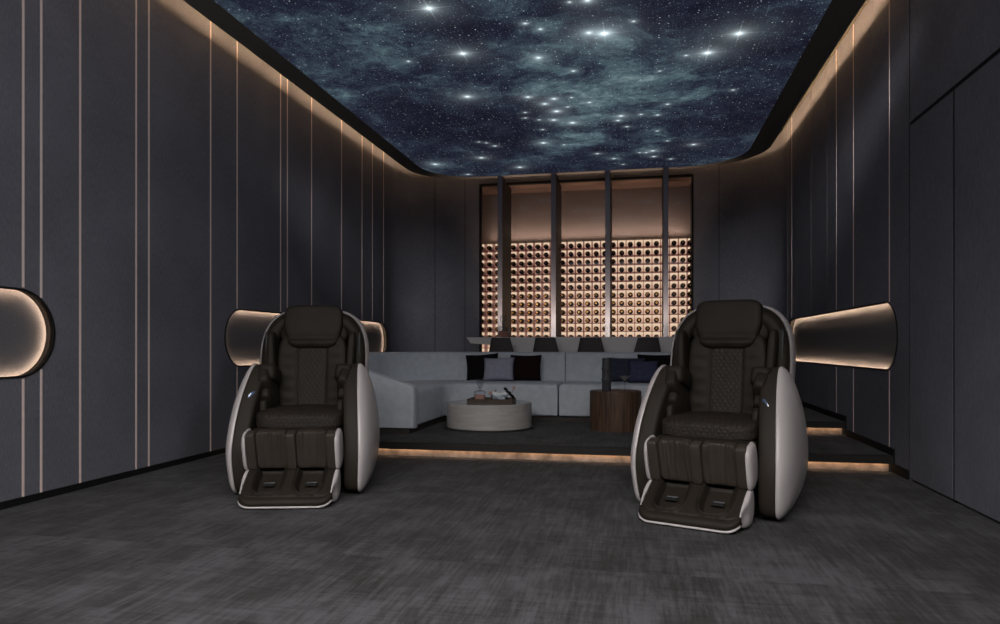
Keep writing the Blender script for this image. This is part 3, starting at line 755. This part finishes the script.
for k in range(9): sbox(bm, .030, .030, .028, 2.2, 6, T(.022-.0105*k+.006*sin(k*2), .008*cos(k*3), .058+.0105*k, k))
link('berries', bm, 'bottle_glass', t_, smooth=True)
link('dried_flower', sbox(nb(), .028, .028, .040, 2.2, 8, T(.034, 0, .152, 0, .5)), 'blossom', t_, smooth=True)

# ------------------------------------------------------------------ side table, vase, cocktail glass
ST = (-.262, 7.44)
t_ = thing('side_table', 'round dark walnut drum side table beside the right massage chair', 'side table', (*ST, P1))
bm = nb(); N_ = 48*4; ring = []
for i in range(N_):
    a_ = 2*pi*i/N_; k = (i % 4); r_ = .268-(.003 if k == 0 else 0); ring.append((r_*cos(a_), r_*sin(a_)))
loft(bm, [[(x_*s_, y_*s_, z_) for x_, y_ in ring] for s_, z_ in ((1, .0), (1, .395), (.995, .400))])
link('drum', bm, 'walnut', t_)
link('table_top', lathe(nb(), [(0, .400), (.262, .400), (.264, .403), (.262, .408), (0, .408)], 64), 'walnut', t_, smooth=True, angle=30)
ZS2 = P1+.408
o = link('ribbed_vase', lathe(nb(), [(0, 0), (.044, 0), (.047, .006), (.046, .10), (.053, .112), (.053, .120), (.047, .130), (.046, .215), (.053, .228), (.053, .236), (.046, .246), (.045, .335), (.042, .342), (.036, .342), (.036, .02), (0, .02)], 40), 'vase_grey', None, (-.352, 7.36, ZS2), smooth=True, angle=50)
tag(o, 'tall dark grey vase with two raised rings on walnut table', 'vase')
o = thing('cocktail_glass', 'stemmed cocktail glass with pale drink on the walnut side table', 'cocktail glass', (-.165, 7.36, ZS2))
link('glass', lathe(nb(), [(0, 0), (.036, 0), (.036, .003), (.004, .010), (.0035, .085), (.010, .095), (.062, .168), (.060, .168), (.008, .099), (0, .094)], 32), 'clear_glass', o, smooth=True, angle=50)
simple('cocktail', (.75, .68, .62), .2)
link('drink', lathe(nb(), [(0, .100), (.007, .101), (.050, .156), (0, .156)], 32), 'cocktail', o, smooth=True, angle=40)

# ------------------------------------------------------------------ massage chairs
ARM = spline([(-.30, .045), (-.345, .15), (-.36, .30), (-.318, .47), (-.238, .64), (-.13, .78), (-.02, .865), (.08, .862), (.19, .79), (.285, .67), (.345, .52), (.36, .36), (.315, .20), (.21, .09), (.0, .035), (-.2, .025)], 5)
def quilt(u_, v_, p=.040, depth=.006):
    a_ = ((u_+v_)/p) % 1; b_ = ((u_-v_)/p) % 1
    g1 = min(a_, 1-a_); g2 = min(b_, 1-b_)
    return depth*min(1, min(g1, g2)*5)
def massage_chair(name, label, loc, rz, control_side):
    t_ = thing(name, label, 'massage chair', loc, rz)
    # base
    bm = nb(); box(bm, -.27, .27, -.24, .34, .0, .40, bev=.03, seg=3); link('base', bm, 'black_plastic', t_, smooth=True, angle=40)
    for s_ in (-1, 1):
        cy_, cz_ = .02, .44
        # upholstered arm body
        def xr(z_): return s_*1.0
        def pt(y_, z_, x_, sc):
            zz = cz_+(z_-cz_)*sc; lean = .014-.050*max(0, (zz-.30)/.56)**1.6 - .012*max(0, .25-zz)/.25
            return (s_*(x_+lean), cy_+(y_-cy_)*sc, zz)
        bm = nb()
        loft(bm, [[pt(y_, z_, x_, k) for y_, z_ in ARM] for x_, k in ((.298, .90), (.300, .955), (.312, .985), (.335, 1.0), (.375, 1.004), (.392, .998), (.398, .985))])
        arm = link('armrest', bm, 'brown_panel', t_, smooth=True, angle=50)
        # white outer shell
        bm = nb()
        loft(bm, [[pt(y_, z_, x_, k) for y_, z_ in ARM] for x_, k in ((.396, .99), (.396, 1.006), (.402, 1.016), (.411, 1.014), (.424, .985), (.439, .925), (.454, .83), (.466, .70), (.475, .52), (.480, .30), (.482, .10))])
        link('shell', bm, 'shell_white', arm, smooth=True, angle=60)
        # soft pads inside the arm
        for (x_, y_, z_, w, d_, h, rx, ry) in ((.262, .02, .800, .125, .22, .125, .30, .06), (.262, -.01, .715, .085, .30, .14, .75, .15), (.262, .02, .625, .085, .30, .13, .55, .12), (.258, .0, .555, .06, .38, .12, .2, .05)):
            bm = nb(); sbox(bm, w, d_, h, 4.2, 14, T(s_*x_, y_, z_, -rx, s_*ry, 0)); link('arm_pad', bm, 'brown_leather', t_, smooth=True)
        # calf and foot cheeks
    # seat
    def sd(q):
        if q.z > .02 or q.y < -.15:
            k = quilt(q.x, q.z-q.y, .045, .004) if abs(q.x) < .20 else .003
            q = q+Vector((0, -k if q.y < -.18 else 0, k if q.z > .03 else 0))
        q.z += .010*(1-(q.x/.29)**2)
        if q.y < -.1: q.z -= .02*((-q.y-.1)/.13)**2
        return q
    bm = nb(); sbox(bm, .585, .50, .125, 5, 44, T(0, -.075, .508), sd); st = link('seat', bm, 'quilted_leather', t_, smooth=True)
    bm = nb(); tube(bm, [(-.255, -.318, .470), (0, -.326, .470), (.255, -.318, .470)], .004, 6); link('piping', bm, 'brown_panel', st, smooth=True)
    bm = nb(); box(bm, -.285, .285, -.30, .10, .395, .455, bev=.02, seg=3); link('seat_base', bm, 'brown_leather', t_, smooth=True, angle=40)
    # back shell
    half = [(-.345, .44), (-.372, .62), (-.381, .80), (-.382, .95), (-.368, 1.07), (-.325, 1.175), (-.25, 1.245), (-.13, 1.278), (0, 1.287)]
    ol = half+[(-a_, b_) for a_, b_ in reversed(half[:-1])]
    OUT = [(a_*1.02, b_) for a_, b_ in spline(ol, 4, False)]
    cz_ = .85
    def bp(x_, z_, sc, y_):
        zz = cz_+(z_-cz_)*sc
        fwd = .02*min(1, max(0, (1.22-zz)/.25))*max(0, 1-max(0, y_-.15)/.12)
        return (x_*sc, y_+.080+.12*(zz-.85)-fwd, zz)
    bm = nb()
    loft(bm, [[bp(x_, z_, sc, y_) for x_, z_ in OUT] for sc, y_ in ((.955, .22), (.965, .155), (.985, .145), (1.0, .155), (1.008, .20), (1.0, .26), (.96, .33), (.86, .40), (.65, .45), (.35, .475))], False, True)
    link('back_shell', bm, 'shell_white', t_, smooth=True, angle=70)
    bm = nb()
    loft(bm, [[bp(x_, z_, sc, y_) for x_, z_ in OUT] for sc, y_ in ((.968, .148), (.960, .140), (.925, .150), (.90, .20), (.80, .225), (.4, .23))], False, True)
    link('hood_lining', bm, 'brown_leather', t_, smooth=True, angle=70)
    # padded hood: arch bolster and side ears
    bm = nb()
    arch = [bp(x_, z_, .84, .155) for x_, z_ in OUT if z_ > .60]
    tube(bm, arch, .050, 12); link('hood_bolster', bm, 'brown_leather', t_, smooth=True)
    for s_ in (-1, 1):
        bm = nb(); sbox(bm, .022, .10, .24, 5, 12, T(s_*.338, .235, .99, -.1)); sp = link('speaker_slot', bm, 'black_plastic', t_, smooth=True)
        bm = nb(); sbox(bm, .060, .16, .36, 3.6, 14, T(s_*.285, .180, .93, -.08, s_*.05)); link('shoulder_pad', bm, 'brown_leather', t_, smooth=True)
    # main back cushion
    def bd(q):
        z_ = q.z+.77
        if q.y < 0:
            ax = abs(q.x)
            q.y += .028*(1-min(1, ax/.25)**2)
            if ax < .106: q.y += .012
            elif ax > .112: q.y += .0035*sin((-q.x*.55*(1 if q.x < 0 else -1)*-1+q.z*1.3)*60+ax*30)*max(0, 1-abs(ax-.17)/.07)
        return q
    bm = nb(); sbox(bm, .50, .15, .60, 5, 64, T(0, .205, .80, -.11), bd); bc = link('back_cushion', bm, 'brown_leather', t_, smooth=True)
    bm = nb(); sbox(bm, .206, .05, .56, 7, 30, T(0, .181, .80, -.11), None); link('quilted_panel', bm, 'quilted_leather', bc, smooth=True)
    # headrest pillow over its backing
    bm = nb()
    sbox(bm, .50, .10, .29, 3.4, 16, T(0, .270, 1.135, -.12)); link('head_cushion', bm, 'brown_leather', t_, smooth=True)
    def hd(q):
        f_ = (q.z+.15)/.30
        q.x *= .80+.20*min(1, max(0, f_)*2.0)
        q.y -= .018*math.exp(-((q.z+.125)/.03)**2)-.008*math.exp(-((q.z+.085)/.02)**2)
        q.y += .004*sin(q.x*40+q.z*25)*max(0, -q.z*6)
        return q
    bm = nb(); sbox(bm, .425, .115, .322, 6, 36, T(0, .232, 1.142, -.13), hd); link('head_pillow', bm, 'brown_leather', t_, smooth=True)
    # calf rest
    WS = .972
    bm = nb(); box(bm, -.292, .292, -.065, .06, -.128, .128, bev=.035, seg=4); bmesh.ops.transform(bm, matrix=T(0, -.345, .335, .30), verts=bm.verts)
    bmesh.ops.scale(bm, vec=(WS, 1, 1), verts=bm.verts); cf = link('calf_rest', bm, 'brown_leather', t_, smooth=True, angle=40)
    MC = T(0, -.425, .335, .30)
    for x_, w in ((-.262, .068), (0, .066), (.262, .068)):
        bm = nb(); sbox(bm, w, .085, .252, 7, 12, MC @ T(x_, -.012, 0)); bmesh.ops.scale(bm, vec=(WS, 1, 1), verts=bm.verts); link('calf_bolster', bm, 'calf_leather', cf, smooth=True)
    for x_ in (-.131, .131):
        def cd(q, x_=x_):
            if q.y < 0:
                q.y += .012*(1-(q.x/.1)**2)*1.0
                k = .35+.65*max(0, (q.z+.12)/.24)
                q.y += .014*k*noise.noise(Vector((q.x*62+x_*30, q.z*5, 2.)))*(1 if abs(q.x) < .08 else .4)
            return q
        bm = nb(); sbox(bm, .200, .074, .256, 8, 56, MC @ T(x_, .002, 0), cd); bmesh.ops.scale(bm, vec=(WS, 1, 1), verts=bm.verts); link('calf_well', bm, 'calf_leather', cf, smooth=True)
    cheek = spline([(-.095, -.08), (-.095, .07), (-.06, .125), (.02, .13), (.075, .10), (.085, 0), (.075, -.10), (.02, -.13), (-.06, -.125)], 4)
    for s_ in (-1, 1):
        bm = nb()
        rings = []
        for x_, k in ((.290, .98), (.294, 1.0), (.302, .99), (.312, .92), (.318, .78), (.321, .4)):
            rings.append([tuple(T(0, -.395, .335, .30) @ Vector((s_*x_, y_*k, z_*k))) for y_, z_ in cheek])
        loft(bm, rings); bmesh.ops.scale(bm, vec=(WS, 1, 1), verts=bm.verts); link('calf_shell', bm, 'shell_white', cf, smooth=True, angle=60)
    # foot rest
    bm = nb(); NXg, NYg = 110, 60; HW = .295
    A0, A1 = Vector((0, -.425, .210)), Vector((0, -.664, .060))
    nrm = Vector((0, -.132, .230)).normalized()*1
    nrm = Vector((0, -(A0.z-A1.z), (A0.y-A1.y))).normalized()
    if nrm.z < 0: nrm = -nrm
    def cup(x_, s_):
        best = 0; rim = 0
        for cx_ in (-.132, .132):
            u_ = (x_-cx_)/.084
            # U shape: open at the calf, rounded at the toes
            v_ = (s_-.42)/.40
            dd = (abs(u_)**2.6+max(0, v_)**2.6)**(1/2.6) if s_ > .42 else abs(u_)
            dep = max(0, min(1, (1-dd)*4.5)); dep = dep*dep*(3-2*dep)
            best = max(best, dep)
            rim = max(rim, math.exp(-((dd-1.10)/.10)**2)*(1 if s_ > .02 else 0))
        return -.045*best+.020*rim
    G = [[None]*(NYg+1) for _ in range(NXg+1)]
    for i in range(NXg+1):
        for j in range(NYg+1):
            x_ = -HW+2*HW*i/NXg; s_ = j/NYg
            cr = .30*(1-math.sqrt(max(0, 1-max(0, (abs(x_)-(HW-.085))/.085)**2)))
            P = A0.lerp(A1, s_*(1-cr))
            ex = max(0, abs(x_)-.225)/.07; drop = .010*ex**3
            q = P+nrm*(cup(x_, s_)-drop)+Vector((x_, 0, 0))
            # crease before the toe lip
            q += nrm*(-.006*math.exp(-((s_-.90)/.02)**2))
            xx = x_
            G[i][j] = bm.verts.new((xx, q.y, q.z))
    for i in range(NXg):
        for j in range(NYg): bm.faces.new((G[i][j], G[i+1][j], G[i+1][j+1], G[i][j+1]))
    # front lip, underside
    lipp = [(-.672, .052), (-.677, .038), (-.672, .022), (-.655, .012), (-.42, .012), (-.36, .03), (-.35, .14), (-.40, .19)]
    prev = [G[i][NYg] for i in range(NXg+1)]
    for y_, z_ in lipp:
        cur = []
        for i in range(NXg+1):
            x_ = -HW+2*HW*i/NXg; k = .30*(1-math.sqrt(max(0, 1-max(0, (abs(x_)-(HW-.085))/.085)**2))) if y_ < -.6 else 0
            cur.append(bm.verts.new((x_, y_+.230*k, z_+.132*k)))
        for i in range(NXg): bm.faces.new((prev[i], prev[i+1], cur[i+1], cur[i]))
        prev = cur
    for i in range(NXg): bm.faces.new((prev[i], prev[i+1], G[i+1][0], G[i][0]))
    bmesh.ops.scale(bm, vec=(WS, 1, 1), verts=bm.verts)
    fr = link('foot_rest', bm, 'brown_leather', t_, smooth=True, angle=60)
    for x_ in (-.132, .132):
        bm = nb(); P = A0.lerp(A1, .30)
        box(bm, -.033, .033, -.006, .006, -.003, .003, bev=.002); bmesh.ops.transform(bm, matrix=T(x_+.008, P.y-.008, P.z-.033, .52), verts=bm.verts)
        link('foot_slot', bm, 'steel', fr)
        bm = nb(); box(bm, -.036, .036, -.012, .012, -.003, .003, bev=.002); bmesh.ops.transform(bm, matrix=T(x_+.006, P.y-.028, P.z-.040, .52), verts=bm.verts)
        link('foot_vent', bm, 'black_plastic', fr)
    fo = spline([(-.40, .205), (-.455, .195), (-.53, .152), (-.585, .118), (-.606, .092), (-.600, .056), (-.56, .022), (-.45, .010), (-.37, .04), (-.345, .12), (-.36, .18)], 4)
    fyc, fzc = -.50, .10
    for s_ in (-1, 1):
        bm = nb(); rings = []
        for x_, k in ((.286, .985), (.292, 1.012), (.298, 1.012), (.306, .95), (.311, .80), (.313, .45)):
            rings.append([(s_*(.284+(x_-.286)*(1-.6*min(1, max(0, (-y_-.50)/.10)))), fyc+(y_-fyc)*k, fzc+(z_-fzc)*k) for y_, z_ in fo])
        loft(bm, rings); bmesh.ops.scale(bm, vec=(WS, 1, 1), verts=bm.verts); link('foot_shell', bm, 'shell_white', fr, smooth=True, angle=60)
    bm = nb(); pts = []
    for i in range(33):
        x_ = -.292+.584*i/32; k = .30*(1-math.sqrt(max(0, 1-max(0, (abs(x_)-.210)/.085)**2))); pts.append((x_, -.672+.230*k, .014+.132*k))
    tube(bm, pts, .0065, 8); bmesh.ops.scale(bm, vec=(WS, 1, 1), verts=bm.verts); link('toe_trim', bm, 'shell_white', fr, smooth=True)
    # control on one arm
    s_ = control_side
    bm = nb(); sbox(bm, .010, .055, .085, 3, 10, T(0, 0, 0)); 
    bmesh.ops.transform(bm, matrix=T(s_*.318, -.208, .655, -.55, 0, s_*.9), verts=bm.verts)
    k_ = link('control_knob', bm, 'control_blue', t_, smooth=True); k_['label'] = 'blue and chrome control'
    bm = nb(); tube(bm, [Vector((s_*.318, -.208, .655))+Matrix.Rotation(s_*.9, 3, 'Z') @ (Matrix.Rotation(-.55, 3, 'X') @ Vector((s_*.002, .029*cos(a_*pi/12), .044*sin(a_*pi/12)))) for a_ in range(24)], .0035, 6, True)
    link('knob_ring', bm, 'steel', k_, smooth=True)
    return t_
massage_chair('massage_chair', 'dark brown leather massage chair with white shell, the left one of two', (-2.318, 4.59, 0), radians(14.5), -1)
massage_chair('massage_chair', 'dark brown leather massage chair with white shell, the right one of two', (.480, 4.58, 0), radians(-21.5), 1)

# ------------------------------------------------------------------ camera and lights
F_, YAW = 700., atan(141/700)
cd = bpy.data.cameras.new('camera'); cam = bpy.data.objects.new('camera', cd); C.objects.link(cam)
cd.sensor_width = 36; cd.lens = F_/1000*36; cd.shift_x = 0; cd.shift_y = 34.5/1000; cd.clip_start = .05; cd.clip_end = 60
cam.location = (0, 0, 1.0); cam.rotation_euler = (pi/2, 0, YAW)
SC.camera = cam
def area(name, loc, rot, sx, sy, power, col=(1,1,1), spread=180):
    l = bpy.data.lights.new(name, 'AREA'); l.shape = 'RECTANGLE'; l.size = sx; l.size_y = sy; l.energy = power; l.color = col; l.spread = radians(spread)
    o = bpy.data.objects.new(name, l); C.objects.link(o); o.location = loc; o.rotation_euler = rot; return o
area('front_fill_light', (-.7, .4, 3.60), (radians(34), 0, 0), 4.4, 4.0, 285, (1, .965, .95), 100)  # large unseen fill lamp, added to brighten the chairs and lounge
import mathutils
for nm, x_, sg in (('wall_fill_right', XR-.05, -1), ('wall_fill_left', XL+.05, 1)):
    q = Vector((sg*.86, .50, .07)).to_track_quat('-Z', 'Y').to_euler()
    area(nm, (x_, .3, 2.6), q, 1.0, 1.6, 44 if sg < 0 else 21, (.97, .97, 1), 80)  # unseen fill from either side, added to lift the dark side walls
for nm, p, a_ in (('corner_fill_left', (-3.05, 4.4, 3.62), (-3.60, 11.0, 1.6)), ('corner_fill_right', (1.60, 4.4, 3.62), (1.75, 11.0, 1.7))):
    q = (Vector(a_)-Vector(p)).to_track_quat('-Z', 'Y').to_euler()
    area(nm, p, q, .3, .3, 2.8, (.97, .97, 1), 25)  # unseen fill added to brighten the far walls beside the wine display
area('cap_fill_light', (-.9, 10.44, 1.02), (radians(133), 0, 0), 2.5, .03, 15, (1, .80, .62), 76)  # unseen strip added behind the bar to light the bottle caps
for x_ in FX: area('fin_uplight', (x_, 10.60, 1.0), (radians(171), 0, 0), .10, .05, 2.6, (1, .70, .55), 50)
area('rack_top_light', (-.9, 11.86, 2.83), (radians(180), 0, 0), 3.3, .10, 9, (1, .78, .68))
w = bpy.data.worlds.new('world'); SC.world = w; w.use_nodes = True
w.node_tree.nodes['Background'].inputs[0].default_value = (.80, .86, 1.0, 1); w.node_tree.nodes['Background'].inputs[1].default_value = .13
SC.view_settings.view_transform = 'Standard'; SC.view_settings.look = 'None'; SC.view_settings.gamma = 1; SC.view_settings.use_curve_mapping = False
SC.view_settings.exposure = 0
SC.cycles.use_denoising = True
SC.cycles.max_bounces = 6
SC.cycles.sample_clamp_indirect = 3
